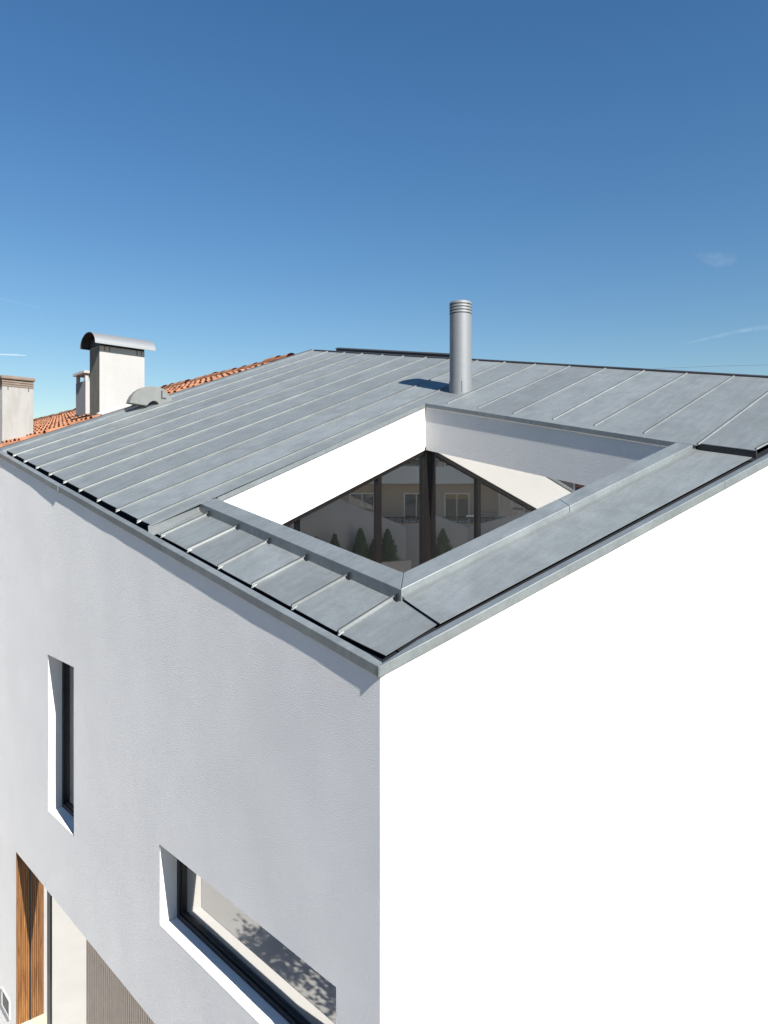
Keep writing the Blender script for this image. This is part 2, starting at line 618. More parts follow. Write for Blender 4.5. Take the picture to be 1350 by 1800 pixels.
# panels -------------------------------------------------------------
def panel(c00, c10, c11, c01, off, nu=10, nv=4, thick=0.004, seed=0, wob=0.0024):
    """sheet between eave points c00,c01 and top points c10,c11 (plan), slightly oil-canned"""
    vs_, fs = [], []
    for s in (0, 1):
        for i in range(nu + 1):
            for j in range(nv + 1):
                u, v = i / nu, j / nv
                x = lerp(lerp(c00[0], c10[0], u), lerp(c01[0], c11[0], u), v)
                y = lerp(lerp(c00[1], c10[1], u), lerp(c01[1], c11[1], u), v)
                edge = math.sin(math.pi * v)
                w = wob * edge * noise.noise(Vector((x * 1.3, y * 2.1, seed * 3.7)))
                vs_.append(R3(x, y, off + w * 2.2 - (thick if s else 0)))
    n = (nu + 1) * (nv + 1)
    for i in range(nu):
        for j in range(nv):
            a = i * (nv + 1) + j
            fs.append((a, a + nv + 1, a + nv + 2, a + 1))
            fs.append((n + a, n + a + 1, n + a + nv + 2, n + a + nv + 1))
    for i in range(nu):
        for j, fl in ((0, 0), (nv, 1)):
            a, b = i * (nv + 1) + j, (i + 1) * (nv + 1) + j
            fs.append((a, b, n + b, n + a) if fl else (b, a, n + a, n + b))
    for j in range(nv):
        for i, fl in ((0, 1), (nu, 0)):
            a, b = i * (nv + 1) + j, i * (nv + 1) + j + 1
            fs.append((a, b, n + b, n + a) if fl else (b, a, n + a, n + b))
    o = mesh_obj('roof_panel', vs_, fs, M_ZINC, roof)
    smooth_by_angle(o, 30)
    return o


def seam(p0, p1, off, nose=True, h=0.020, mat=None):
    """upright folded seam running from plan point p0 (low) to p1 (high)"""
    a, b = Vector((p0[0], p0[1], 0)), Vector((p1[0], p1[1], 0))
    d = (b - a).normalized()
    s = Vector((d.y, -d.x, 0))              # towards -y
    # profile: (offset towards -y, height)
    wf = 0.013 if h < 0.022 else 0.017
    prof = [(wf, 0.0005), (wf * 0.55, 0.004), (0.0055, h * 0.72), (0.0060, h), (-0.0050, h + 0.0010), (-0.0060, h * 0.70), (-0.0025, h * 0.66), (-0.0030, 0.001)]
    ts = [0.0, 1.0]
    n = len(prof)
    vs_, fs = [], []
    N_ = 14
    for k in range(N_ + 1):
        t = k / N_
        c = a.lerp(b, t)
        wv = 0.0022 * noise.noise(Vector((c.x * 1.4, c.y * 5, 1.0)))
        for (o, hh) in prof:
            q = c + s * (o + wv)
            vs_.append(R3(q.x, q.y, off + hh))
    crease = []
    for k in range(N_):
        for i in range(n):
            j = (i + 1) % n
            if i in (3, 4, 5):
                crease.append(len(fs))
            fs.append((k * n + i, k * n + j, (k + 1) * n + j, (k + 1) * n + i))
    fs.append(tuple(range(n)))
    fs.append(tuple(reversed(range(N_ * n, (N_ + 1) * n))))
    if nose:
        # rounded folded-down end hanging over the eave
        k0 = len(vs_)
        rings = 5
        m_ = 9
        for r in range(rings + 1):
            f = r / rings
            ext = 0.034 - 0.042 * math.sin(f * math.pi / 2)
            shrink = math.cos(f * math.pi / 2) * 0.85 + 0.15
            for i in range(m_):
                an = math.pi * 2 * i / m_
                q = a + d * ext + s * (0.007 + 0.013 * shrink * math.cos(an))
                vs_.append(R3(q.x, q.y, off - 0.008 * f + 0.012 * shrink * math.sin(an)))
        for r in range(rings):
            for i in range(m_):
                j = (i + 1) % m_
                fs.append((k0 + r * m_ + i, k0 + (r + 1) * m_ + i, k0 + (r + 1) * m_ + j, k0 + r * m_ + j))
        fs.append(tuple(k0 + rings * m_ + i for i in range(m_)))
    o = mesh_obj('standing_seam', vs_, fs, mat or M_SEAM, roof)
    o.data.materials.append(M_FOLD_SHADE)
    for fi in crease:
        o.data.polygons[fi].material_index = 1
    return o


EAVE = [(0.076, 7.381), (0.078, 6.902), (0.082, 6.425), (0.086, 5.952), (0.088, 5.456), (0.090, 4.973), (0.090, 4.450), (0.092, 3.966), (0.098, 3.485)]
RIDGE_Y = [7.482, 7.006, 6.546, 6.044, 5.566, 5.067, 4.558, 4.042, 3.548, 3.040, 2.498, 1.980, 1.461, 0.934, 0.402, -0.130]
BACK_LOW = [3.045, 2.542, 2.018, 1.489, 0.984, 0.444, -0.110]


def rx(y):
    return ridge_x(y) - 0.045


# far edge strip + the eight full-length panels left of the opening
edges_low = [(0.074, 7.800)] + EAVE
edges_top = [(rx(7.88), 7.880)] + [(rx(y), y) for y in RIDGE_Y[:9]]
for i in range(9):
    a, b = edges_low[i], edges_low[i + 1]
    c, d = edges_top[i], edges_top[i + 1]
    panel((b[0] + 0.038, b[1]), (d[0], d[1]), (c[0], c[1]), (a[0] + 0.038, a[1]), MAIN, 16, 4, seed=i)
for i in range(9):
    seam(EAVE[i], (rx(RIDGE_Y[i]), RIDGE_Y[i]), MAIN)
# strip between last seam and the opening's left edge
panel((0.145, 3.268), (OPEN_D[0], OPEN_D[1] + 0.004), (OPEN_D[0], 3.5255), (0.136, 3.485), MAIN, 16, 3, seed=11)
# lower strip of sheet beyond opening, up to ridge (between seam 9 and seam 10)
back_top = [(rx(y), y) for y in RIDGE_Y[8:]]
low = [(3.752, 3.5255)] + [(3.752, 3.045)] + [(3.73, y) for y in BACK_LOW[1:]]
backlip = lambda y: lerp(OPEN_C[0], OPEN_D[0], (y - OPEN_C[1]) / (OPEN_D[1] - OPEN_C[1])) + 0.003
ylow = [3.5255] + BACK_LOW
for i in range(7):
    ya, yb = ylow[i], ylow[i + 1]
    ta, tb = RIDGE_Y[8 + i], RIDGE_Y[9 + i]
    panel((backlip(max(yb, -0.11)), yb), (rx(tb), tb), (rx(ta), ta), (backlip(ya), ya), MAIN, 9, 4, seed=20 + i)
for i in range(7):
    y = BACK_LOW[i]
    seam((backlip(y) + (0.085 if i < 6 else 0.02), y), (rx(RIDGE_Y[9 + i]), RIDGE_Y[9 + i]), MAIN, nose=False, h=0.013, mat=M_ZINC)
# last sheet at the right, over the rake
panel((3.775, -0.575), (rx(-0.97), -0.99), (rx(-0.13), -0.130), (3.755, -0.105), MAIN, 9, 4, seed=40)
seam((3.80, -0.575), (rx(-0.97), -0.985), MAIN, nose=False, h=0.013, mat=M_ZINC)

# front short panels (one level lower)
FE = [3.262, 3.143, 2.636, 2.115, 1.616, 1.100, 0.585, 0.165]
FT = [3.318, 3.153, 2.628, 2.122, 1.596, 1.078, 0.569, 0.118]
FX = 0.190
flash_front_x = 0.640
for i in range(7):
    xe1 = FX + (0.030 if i == 6 else 0)
    xt1 = 0.600 if i == 6 else flash_front_x + 0.03
    panel((xe1 + (-0.008 if i < 6 else -0.02), FE[i + 1]), (xt1, FT[i + 1]), (flash_front_x + 0.03, FT[i]), (FX - 0.008, FE[i]), FRONT, 5, 4, seed=50 + i)
for i in range(1, 7):
    seam((FX - 0.018, FE[i]), (flash_front_x + 0.002, FT[i]), FRONT, h=0.025)
    # little clip where the seam meets the upstand
    y = FT[i] - 0.055
    MB().prism([R3(a, b, FRONT + 0.004) for a, b in ((flash_front_x - 0.016, y), (flash_front_x - 0.002, y), (flash_front_x - 0.002, y + 0.018), (flash_front_x - 0.016, y + 0.018))],
               [R3(a, b, FRONT + 0.05) for a, b in ((flash_front_x - 0.016, y), (flash_front_x - 0.002, y), (flash_front_x - 0.002, y + 0.018), (flash_front_x - 0.016, y + 0.018))]).build('clip', M_FRAME, roof)
# upstand between the high left sheets and the low front sheets
MB().prism([R3(0.112, 3.262, FRONT - 0.01), R3(flash_front_x + 0.12, 3.318, FRONT - 0.01), R3(flash_front_x + 0.12, 3.324, FRONT - 0.01), R3(0.112, 3.268, FRONT - 0.01)],
           [R3(0.112, 3.272, MAIN + 0.006), R3(flash_front_x + 0.12, 3.328, MAIN + 0.006), R3(flash_front_x + 0.12, 3.336, MAIN + 0.006), R3(0.112, 3.280, MAIN + 0.006)]).build('upstand', M_SEAM, roof)
MB().prism([R3(0.112, 3.225, FRONT + 0.001), R3(flash_front_x, 3.285, FRONT + 0.001), R3(flash_front_x, 3.3175, FRONT + 0.001), R3(0.112, 3.261, FRONT + 0.001)],
           [R3(0.112, 3.225, FRONT + 0.004), R3(flash_front_x, 3.285, FRONT + 0.004), R3(flash_front_x, 3.3175, FRONT + 0.022), R3(0.112, 3.261, FRONT + 0.022)]).build('upstand', M_SEAM, roof)

# right strip sheet
def strip_out(x):
    return lerp(0.085, -0.560, (x - 0.59) / (3.825 - 0.59))


def strip_in(x):
    return lerp(0.500, -0.085, (x - 0.655) / (3.745 - 0.655))


panel((0.585, strip_out(0.585)), (3.79, strip_out(3.79)), (3.79, strip_in(3.79)), (0.655, strip_in(0.655)), STRIP, 22, 4, seed=70)
# step face where the main sheets end above the strip
MB().prism([R3(3.768, -0.08, STRIP - 0.005), R3(3.785, -0.08, STRIP - 0.005), R3(3.80, -0.585, STRIP - 0.005), R3(3.783, -0.585, STRIP - 0.005)],
           [R3(3.756, -0.08, MAIN + 0.001), R3(3.785, -0.08, MAIN - 0.006), R3(3.80, -0.585, MAIN - 0.006), R3(3.776, -0.585, MAIN + 0.001)]).build('step_flashing', M_RIDGE, roof)

# opening flashings: front and right pieces stand proud
def flashing(pts_in, pts_out, low, top, name='flashing', mat=M_ZINC_CAP, parts=1):
    (a, b), (c, d) = pts_in, pts_out
    for k in range(parts):
        t0, t1 = k / parts, (k + 1) / parts - (0.0012 if k < parts - 1 else 0)
        ia = (lerp(a[0], b[0], t0), lerp(a[1], b[1], t0)); ib = (lerp(a[0], b[0], t1), lerp(a[1], b[1], t1))
        oa = (lerp(c[0], d[0], t0), lerp(c[1], d[1], t0)); ob = (lerp(c[0], d[0], t1), lerp(c[1], d[1], t1))
        q = [ia, ib, ob, oa]
        m = MB().prism([R3(x, y, low) for x, y in q], [R3(x, y, top) for x, y in q])
        o = m.build(name, mat, roof)
        bev(o, 0.004)
    return o


def bev(o, w=0.004, seg=2):
    bm = bmesh.new()
    bm.from_mesh(o.data)
    bmesh.ops.recalc_face_normals(bm, faces=bm.faces)
    bmesh.ops.bevel(bm, geom=list(bm.edges), offset=w, segments=seg, affect='EDGES', profile=0.5)
    bm.to_mesh(o.data)
    bm.free()


FO_A, FO_B, FO_C = (0.640, 3.330), (0.640, 0.500), (3.745, -0.082)
flashing(((OPEN_A[0] - 0.004, OPEN_A[1] + 0.02), (OPEN_B[0] - 0.004, OPEN_B[1] - 0.002)), (FO_A, (FO_B[0], FO_B[1] + 0.002)), FRONT - 0.03, FLASH)
flashing(((OPEN_B[0] - 0.0025, OPEN_B[1] - 0.005), (OPEN_C[0] + 0.02, OPEN_C[1] - 0.004)), ((FO_B[0] + 0.003, FO_B[1] - 0.001), FO_C), STRIP - 0.03, FLASH + 0.001, parts=2)
# foot of the right flashing on the strip
MB().prism([R3(0.652, 0.474, STRIP + 0.0005), R3(3.745, -0.118, STRIP + 0.0005), R3(3.745, -0.088, STRIP + 0.0005), R3(0.652, 0.496, STRIP + 0.0005)],
           [R3(0.652, 0.474, STRIP + 0.004), R3(3.745, -0.118, STRIP + 0.004), R3(3.745, -0.088, STRIP + 0.012), R3(0.652, 0.496, STRIP + 0.012)]).build('flashing_foot', M_SEAM, roof)
# left and back edges: sheet folded down a few centimetres into the opening
FOLD = 0.045
def fold(a, b, nrm, parts=1):
    for k in range(parts):
        t0, t1 = k / parts, (k + 1) / parts - (0.001 if k < parts - 1 else 0)
        p = (lerp(a[0], b[0], t0), lerp(a[1], b[1], t0)); q = (lerp(a[0], b[0], t1), lerp(a[1], b[1], t1))
        w = 0.010
        pts = [p, q, (q[0] + nrm[0] * w, q[1] + nrm[1] * w), (p[0] + nrm[0] * w, p[1] + nrm[1] * w)]
        MB().prism([R3(x, y, MAIN - FOLD) for x, y in pts], [R3(x, y, MAIN + 0.002) for x, y in pts]).build('edge_fold', M_ZINC_CAP, roof)


fold((OPEN_A[0] + 0.002, OPEN_A[1] + 0.004), (OPEN_D[0] - 0.012, OPEN_D[1] + 0.002), (0.03, -1.0), 1)
fold((OPEN_D[0] + 0.001, OPEN_D[1]), (OPEN_C[0] + 0.001, OPEN_C[1] + 0.003), (-1.0, 0.02), 2)

# opening side walls (lips)
LIP = 0.575
FLOOR = -1.05
def lip(a, b, top, depth, name='opening_wall', thick=0.10, inward=(0, 0), full=False):
    zt = lambda p: Z(p[0], p[1], top)
    zb = (lambda p: FLOOR) if full else (lambda p: Z(p[0], p[1], top - depth))
    n = 24
    vs_, fs = [], []
    o = (inward[0] * thick, inward[1] * thick)
    pa, pb = a, b
    for k in range(n + 1):
        p = (lerp(pa[0], pb[0], k / n), lerp(pa[1], pb[1], k / n))
        q = (p[0] - o[0], p[1] - o[1])
        vs_ += [(p[0], p[1], zt(p)), (p[0], p[1], zb(p)), (q[0], q[1], min(zb(p), zb(q))), (q[0], q[1], zt(q) - 0.004)]
    for k in range(n):
        a0 = 4 * k
        for i, j in ((0, 1), (1, 2), (2, 3)):
            fs.append((a0 + i, a0 + j, a0 + 4 + j, a0 + 4 + i))
    return mesh_obj(name, vs_, fs, M_WALL, house)


lip(OPEN_A, OPEN_B, FLASH - 0.01, LIP, inward=(1, 0), full=True)
lip(OPEN_B, OPEN_C, FLASH - 0.01, LIP, inward=(0.19, 0.98), full=True)
lip((OPEN_C[0] + 0.006, OPEN_C[1]), (OPEN_D[0] + 0.006, OPEN_D[1] + 0.006), MAIN - 0.01, LIP, inward=(-1, 0.02))
lip((OPEN_D[0] + 0.006, OPEN_D[1] + 0.006), (OPEN_A[0] - 0.05, OPEN_A[1] + 0.006), MAIN - 0.01, LIP, inward=(-0.03, -1))

# patio glazing under the left and back lips
patio = empty('patio_glazing', (0, 0, 0))
patio.parent = house
GQ = Vector((3.836, 3.385))
EPS = math.radians(2.2)
d_left = Vector((-1.0, -0.030)).normalized()
d_back = Vector((-math.sin(EPS), -math.cos(EPS)))


def glass_wall(d, n_out, length, mullions, head=0.055):
    def ztop(p):
        return Z(p.x, p.y, MAIN - LIP - 0.01)
    p0, p1 = GQ + d * 0.03, GQ + d * length
    k = 0.012
    def slab(a, b, front, back, zt_off, zb):
        q = [a + n_out * front, b + n_out * front, b - n_out * back, a - n_out * back]
        return MB().prism([(v.x, v.y, zb) for v in q], [(v.x, v.y, ztop(v) + zt_off) for v in q])
    last = p0
    for s in mullions + [length]:
        e = GQ + d * (s - 0.032)
        slab(last, e, 0.0, 0.012, 0.0, FLOOR).build('glass_panel', M_GLASS, patio)
        if s < length:
            c0, c1 = GQ + d * (s - 0.031), GQ + d * (s + 0.031)
            slab(c0, c1, 0.035, 0.03, -0.02, FLOOR).build('mullion', M_BRONZE, patio)
            last = GQ + d * (s + 0.032)
    h = MB()
    a, b = GQ + d * 0.06, p1
    hd = 0.03 if head > 0.01 else 0.004
    q = [a + n_out * hd, b + n_out * hd, b - n_out * 0.03, a - n_out * 0.03]
    h.prism([(v.x, v.y, ztop(v) - head) for v in q], [(v.x, v.y, ztop(v) + 0.02) for v in q])
    h.build('head_frame', M_BRONZE, patio)


glass_wall(d_left, Vector((0.03, -1)).normalized(), 3.45, [0.862, 2.2])
glass_wall(d_back, Vector((-math.cos(EPS), math.sin(EPS))), 3.25, [2.5], 0.004)
cp = MB().box(GQ.x - 0.092, GQ.x + 0.004, GQ.y - 0.055, GQ.y + 0.06, FLOOR, Z(GQ.x, GQ.y, MAIN - LIP - 0.02))
cp.build('corner_post', M_BRONZE, patio)
fp = [(0.6, 0.05), (4.1, -0.62), (4.1, 3.7), (0.6, 3.7)]
MB().prism([(x, y, FLOOR - 0.1) for x, y in fp], [(x, y, FLOOR) for x, y in fp]).build('patio_floor', M_DECK, house)
# ceiling over the glazing's outer side, closing the cavity
# ---------------- copings along eave and rake
def coping(pts, w_in, name='coping', parts=3):
    pass


def eave_coping():
    cuts = [0.0, 2.76, 5.33, YFAR]
    for k in range(3):
        ya, yb = cuts[k] + (0.0015 if k else 0.0), cuts[k + 1] - (0.0015 if k < 2 else 0)
        xo, xi = -0.006, 0.052
        m = MB()
        n = max(2, int((yb - ya) / 0.15))
        ring = lambda y: [(xo, y, Z(0, y, -0.002)), (xo, y, Z(0, y, CAP - 0.004)), (xo + 0.004, y, Z(0, y, CAP)), (xi, y, Z(xi, y, CAP - 0.012)), (xi, y, Z(xi, y, -0.10)), (xo + 0.006, y, Z(0, y, -0.002))]
        vs_, fs = [], []
        for i in range(n + 1):
            y = lerp(ya, yb, i / n)
            if k == 0 and i == 0:
                rr = ring(0.0)
                # mitred end
                rr = [(p[0], p[1] + (p[0] - 0.0) * 0.75 - 0.006, p[2]) for p in rr]
                vs_ += rr
            else:
                bow = 0.0
                if k == 2 and y < 6.6:
                    bow = -0.007 * ((6.6 - y) / 1.27) ** 2
                vs_ += [(p[0] + bow + 0.0012 * noise.noise(Vector((y * 1.1, 0, 0))), p[1], p[2] + 0.0015 * noise.noise(Vector((y * 1.3, 5, 0)))) for p in ring(y)]
        r = 6
        for i in range(n):
            for j in range(r):
                jj = (j + 1) % r
                fs.append((i * r + j, i * r + jj, (i + 1) * r + jj, (i + 1) * r + j))
        fs.append(tuple(reversed(range(r))))
        fs.append(tuple(range(n * r, n * r + r)))
        mesh_obj('coping', vs_, fs, M_ZINC_CAP, roof)


eave_coping()


def rake_coping():
    cuts = [0.0, 3.05, XB + 0.02]
    dl = math.hypot(1, RAKE)
    dx, dy = 1 / dl, RAKE / dl
    nx_, ny_ = -dy, dx          # inward normal
    for k in range(2):
        a, b = cuts[k] + (0.0015 if k else 0), cuts[k + 1] - (0.0015 if k == 0 else 0)
        vs_, fs = [], []
        n = 10
        for i in range(n + 1):
            x = lerp(a, b, i / n)
            y = RAKE * x
            prof = [(-0.009, -0.002), (-0.009, CAP - 0.004), (-0.005, CAP), (0.045, CAP - 0.001), (0.047, CAP - 0.006), (0.080, CAP - 0.010), (0.080, -0.10), (-0.003, -0.002)]
            for o, h in prof:
                sx = 0.0
                if k == 0 and i == 0:
                    sx = o * 0.95
                vs_.append((x + nx_ * o + dx * sx, y + ny_ * o + dy * sx, Z(x + nx_ * o * 0.3, y + ny_ * o * 0.3, h)))
        r = 8
        for i in range(n):
            for j in range(r):
                jj = (j + 1) % r
                fs.append((i * r + jj, i * r + j, (i + 1) * r + j, (i + 1) * r + jj))
        fs.append(tuple(range(r)))
        fs.append(tuple(reversed(range(n * r, n * r + r))))
        mesh_obj('coping', vs_, fs, M_ZINC_CAP, roof)
    # small tabs in the gutter gap
    for x in (0.86, 1.16, 3.60):
        y = RAKE * x
        q = [(x, y + 0.084), (x + 0.10, y + 0.084 - 0.02), (x + 0.104, y + 0.106 - 0.02), (x + 0.004, y + 0.106)]
        MB().prism([R3(px, py, STRIP - 0.01) for px, py in q], [R3(px, py, STRIP + 0.018) for px, py in q]).build('tab', M_SEAM, roof)


rake_coping()

# gutters under the sheet ends, coloured near-black for the shade there
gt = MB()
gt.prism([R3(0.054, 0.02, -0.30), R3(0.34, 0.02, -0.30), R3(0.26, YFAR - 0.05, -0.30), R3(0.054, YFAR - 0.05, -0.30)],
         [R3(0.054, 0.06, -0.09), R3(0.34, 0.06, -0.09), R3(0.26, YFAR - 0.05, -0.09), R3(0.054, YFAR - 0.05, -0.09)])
gt.build('gutter', M_GAP_SHADE, roof)
# drip board just under the ends of the high sheets, near-black like the shaded void
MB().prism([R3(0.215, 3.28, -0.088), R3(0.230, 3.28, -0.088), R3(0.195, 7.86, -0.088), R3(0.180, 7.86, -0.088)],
           [R3(0.215, 3.28, MAIN - 0.006), R3(0.230, 3.28, MAIN - 0.006), R3(0.195, 7.86, MAIN - 0.006), R3(0.180, 7.86, MAIN - 0.006)]).build('drip_board', M_GAP_SHADE, roof)
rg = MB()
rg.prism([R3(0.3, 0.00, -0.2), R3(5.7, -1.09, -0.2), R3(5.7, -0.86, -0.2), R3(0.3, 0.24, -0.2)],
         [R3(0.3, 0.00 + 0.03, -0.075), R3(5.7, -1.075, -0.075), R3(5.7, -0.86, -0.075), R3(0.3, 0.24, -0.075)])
rg.build('gutter', M_GAP_SHADE, roof)

# ridge cap and the raised dark strip behind it
rc = MB()
yA, yB = -1.12, 7.90
def rbox(xo0, xo1, y0_, y1_, z0_, z1_):
    q = [(ridge_x(y0_) + xo0, y0_), (ridge_x(y0_) + xo1, y0_), (ridge_x(y1_) + xo1, y1_), (ridge_x(y1_) + xo0, y1_)]
    return [R3(x, y, z0_) for x, y in q], [R3(x, y, z1_) for x, y in q]


rc.prism(*rbox(-0.040, -0.004, yA, yB, -0.1, MAIN + 0.018))
rc.build('ridge_cap', M_RIDGE, roof)
rs = MB()
rs.prism(*rbox(0.10, 0.15, 4.45, 7.42, -0.05, MAIN + 0.022))
rs.build('ridge_upstand', M_RIDGE, roof)
MB().prism(*rbox(0.09, 0.16, 4.43, 7.44, MAIN + 0.024, MAIN + 0.031)).build('ridge_upstand', M_RIDGE, roof)
# verge trim along the far edge
MB().prism([R3(0.02, 7.80, -0.02), R3(rx(7.88), 7.88, -0.02), R3(rx(7.88), 7.935, -0.02), R3(0.02, 7.935, -0.02)],
           [R3(0.06, 7.802, MAIN + 0.020), R3(rx(7.88), 7.882, MAIN + 0.020), R3(rx(7.88), 7.935, MAIN + 0.026), R3(0.06, 7.935, MAIN + 0.026)]).build('verge_trim', M_ZINC_CAP, roof)
MB().prism([R3(0.06, 7.936, MAIN - 0.2), R3(rx(7.88), 7.936, MAIN - 0.2), R3(rx(7.88), 7.945, MAIN - 0.2), R3(0.06, 7.945, MAIN - 0.2)],
           [R3(0.06, 7.936, MAIN + 0.034), R3(rx(7.88), 7.936, MAIN + 0.034), R3(rx(7.88), 7.945, MAIN + 0.034), R3(0.06, 7.945, MAIN + 0.034)]).build('verge_trim', M_RIDGE, roof)

# ---------------- flue
FC = (4.335, 3.270)
FB = Z(FC[0], FC[1], MAIN)
FR = 0.143
flue = MB().cyl(FC, FR, FR, FB - 0.15, 3.372, 64).build('flue', M_STEEL, roof)
smooth_by_angle(flue)
col = MB().cyl(FC, FR + 0.007, FR + 0.007, FB - 0.15, FB + 0.105, 64)
col.box(FC[0] - 0.105, FC[0] - 0.097, FC[1] - 0.118, FC[1] - 0.112, FB - 0.05, FB + 0.10)
smooth_by_angle(col.build('flue_collar', M_STEEL, flue))
smooth_by_angle(MB().cyl(FC, FR - 0.016, FR - 0.016, 3.37, 3.52, 48).build('flue_core', M_GAP_SHADE, flue))
zz = 3.372
for k in range(4):
    zz += 0.0125
    top = zz + 0.026
    r = MB().cyl(FC, FR + 0.003, FR + 0.001, zz, top, 64).build('flue_ring', M_STEEL, flue)
    smooth_by_angle(r)
    zz = top
dm = MB()
rings = [(FR + 0.001, zz - 0.002), (FR - 0.008, zz + 0.008), (FR - 0.045, zz + 0.022), (FR - 0.10, zz + 0.031), (0.004, zz + 0.034)]
for (ra, za), (rb, zb) in zip(rings, rings[1:]):
    dm.cyl(FC, ra, rb, za, zb, 64, caps=False)
dm.build('flue_cap', M_STEEL, flue, True)

# ------------------------------------------------------------------ neighbour house with tiled roof
neigh = empty('tiled_house', (2, 14, GROUND))
NO = Vector((2, 14, GROUND))
tag(neigh, 'older neighbouring house with orange barrel tile roof and rendered chimneys', 'house')


def loc(o):
    """place world-space mesh under the neighbour's empty"""
    o.parent = neigh
    o.location = -NO
    return o


NS = 0.385
def NZ(x, off=0.0):
    return 3.53 - NS * (5.0 - x) + off


Y0, Y1 = 8.02, 30.0
body = MB()
body.prism([(0.05, Y0, GROUND), (10, Y0, GROUND), (10, Y1, GROUND), (0.05, Y1, GROUND)],
           [(0.05, Y0, NZ(0.05, -0.25)), (10, Y0, NZ(0.05, -0.25)), (10, Y1, NZ(0.05, -0.25)), (0.05, Y1, NZ(0.05, -0.25))])
loc(body.build('house_wall', M_WALL_OLD))
sl = MB()
sl.prism([(-0.30, Y0, NZ(-0.3, -0.10)), (5, Y0, NZ(5, -0.10)), (5, Y1, NZ(5, -0.10)), (-0.3, Y1, NZ(-0.3, -0.10))],
         [(-0.30, Y0, NZ(-0.3)), (5, Y0, NZ(5)), (5, Y1, NZ(5)), (-0.3, Y1, NZ(-0.3))])
sl.prism([(5.0, Y0, NZ(5, -0.12)), (10.2, Y0, NZ(-0.2, -0.12)), (10.2, Y1, NZ(-0.2, -0.12)), (5.0, Y1, NZ(5, -0.12))],
         [(5.0, Y0, NZ(5)), (10.2, Y0, NZ(-0.2)), (10.2, Y1, NZ(-0.2)), (5.0, Y1, NZ(5))])
troof = loc(sl.build('tile_roof', M_TILE))


def tile_field(x0, x1, y0_, y1_, off, pitch=0.21, expo=0.34, rnd=None):
    m = MB()
    cols = int((y1_ - y0_) / pitch)
    rows = int((x1 - x0) / expo)
    seg = 5
    for c in range(cols):
        yc = y0_ + (c + 0.5) * pitch
        for r in range(rows):
            xa = x0 + r * expo
            xb = xa + expo * 1.12
            jy = rnd.uniform(-0.012, 0.012)
            jz = rnd.uniform(-0.006, 0.010)
            v = []
            for (x, rad, lift) in ((xa, 0.088, 0.042), (xb, 0.072, 0.016)):
                for s in (1.0, 0.84):
                    for k in range(seg + 1):
                        a = math.pi * k / seg
                        v.append((x, yc + jy + rad * s * math.cos(a), NZ(x, off + lift + jz + rad * s * 0.95 * math.sin(a) - 0.01)))
            n = seg + 1
            f = []
            for k in range(seg):
                f.append((k, k + 1, 2 * n + k + 1, 2 * n + k))          # outer
                f.append((n + k, k, k + 1, n + k + 1)[::-1])            # lower end rim
            m.add(v, f)
    return m


tf = tile_field(-0.32, 4.95, Y0 + 0.02, 26.5, 0.0, rnd=random.Random(3)).build('barrel_tiles', M_TILE)
tf.parent = troof
tf['kind'] = 'stuff'
# raised re-laid patch near the party wall
pt = MB()
pt.prism([(-0.35, Y0 + 0.02, NZ(-0.35)), (1.15, Y0 + 0.02, NZ(1.15)), (1.75, 11.6, NZ(1.75)), (-0.35, 11.6, NZ(-0.35))],
         [(-0.35, Y0 + 0.02, NZ(-0.35, 0.10)), (1.15, Y0 + 0.02, NZ(1.15, 0.10)), (1.75, 11.6, NZ(1.75, 0.10)), (-0.35, 11.6, NZ(-0.35, 0.10))])
# ridge tiles, each its own piece
rt = MB()
n = 7
v = []
for x, rad in ((0.0, 0.135), (0.44, 0.112)):
    for k in range(n + 1):
        a = math.pi * k / n
        v.append((rad * math.cos(a), x, rad * 0.9 * math.sin(a)))
rt.add(v, [(k, k + 1, n + 1 + k + 1, n + 1 + k) for k in range(n)])
rt0 = rt.build('ridge_tile', M_TILE)
rt0.parent = troof
rr_ = random.Random(5)
rt0.location = (5.0, Y0, NZ(5) + 0.03)
yy = Y0 + 0.40
while yy < 27:
    c = copy_part(rt0, troof, (5.0 + rr_.uniform(-0.015, 0.015), yy, NZ(5) + 0.03 + rr_.uniform(-0.012, 0.02)))
    c.rotation_euler = (rr_.uniform(-0.05, 0.05), rr_.uniform(-0.06, 0.06), rr_.uniform(-0.03, 0.03))
    yy += 0.40

# main chimney with half-barrel cowl
ch = MB()
cx0, cx1, cy0, cy1 = 1.547, 2.272, 8.255, 8.660
ch.box(cx0 + 0.003, cx1, cy0, cy1, 1.6, 3.365)
chim = loc(ch.build('chimney', M_CHIM))
chim['label'] = 'chimney under half-barrel metal cowl'
q = MB().box(cx0 - 0.002, cx0 + 0.0025, cy0 + 0.001, cy1 - 0.001, 1.62, 3.355).build('stained_face', M_CHIM_GREY)
q.parent = chim
cw = MB()
n = 24
x0, x1 = 1.435, 2.405
yc, ry, rz, zb = 8.455, 0.325, 0.213, 3.374
for s0, s1 in ((1.0, 0.975),):
    v = []
    for x in (x0, x1):
        for s in (s0, s1):
            for k in range(n + 1):
                a = math.pi * k / n
                v.append((x, yc + ry * s * math.cos(a), zb + rz * s * math.sin(a)))
    m_ = n + 1
    f = []
    for k in range(n):
        f.append((k, k + 1, 2 * m_ + k + 1, 2 * m_ + k))
        f.append((m_ + k, 3 * m_ + k, 3 * m_ + k + 1, m_ + k + 1))
        f.append((k, m_ + k, m_ + k + 1, k + 1))
        f.append((2 * m_ + k, 2 * m_ + k + 1, 3 * m_ + k + 1, 3 * m_ + k))
    f.append((0, 2 * m_, 3 * m_, m_))
    f.append((n, m_ + n, 3 * m_ + n, 2 * m_ + n))
    cw.add(v, f)
cowl = cw.build('cowl', M_STEEL, chim)
smooth_by_angle(cowl, 50)

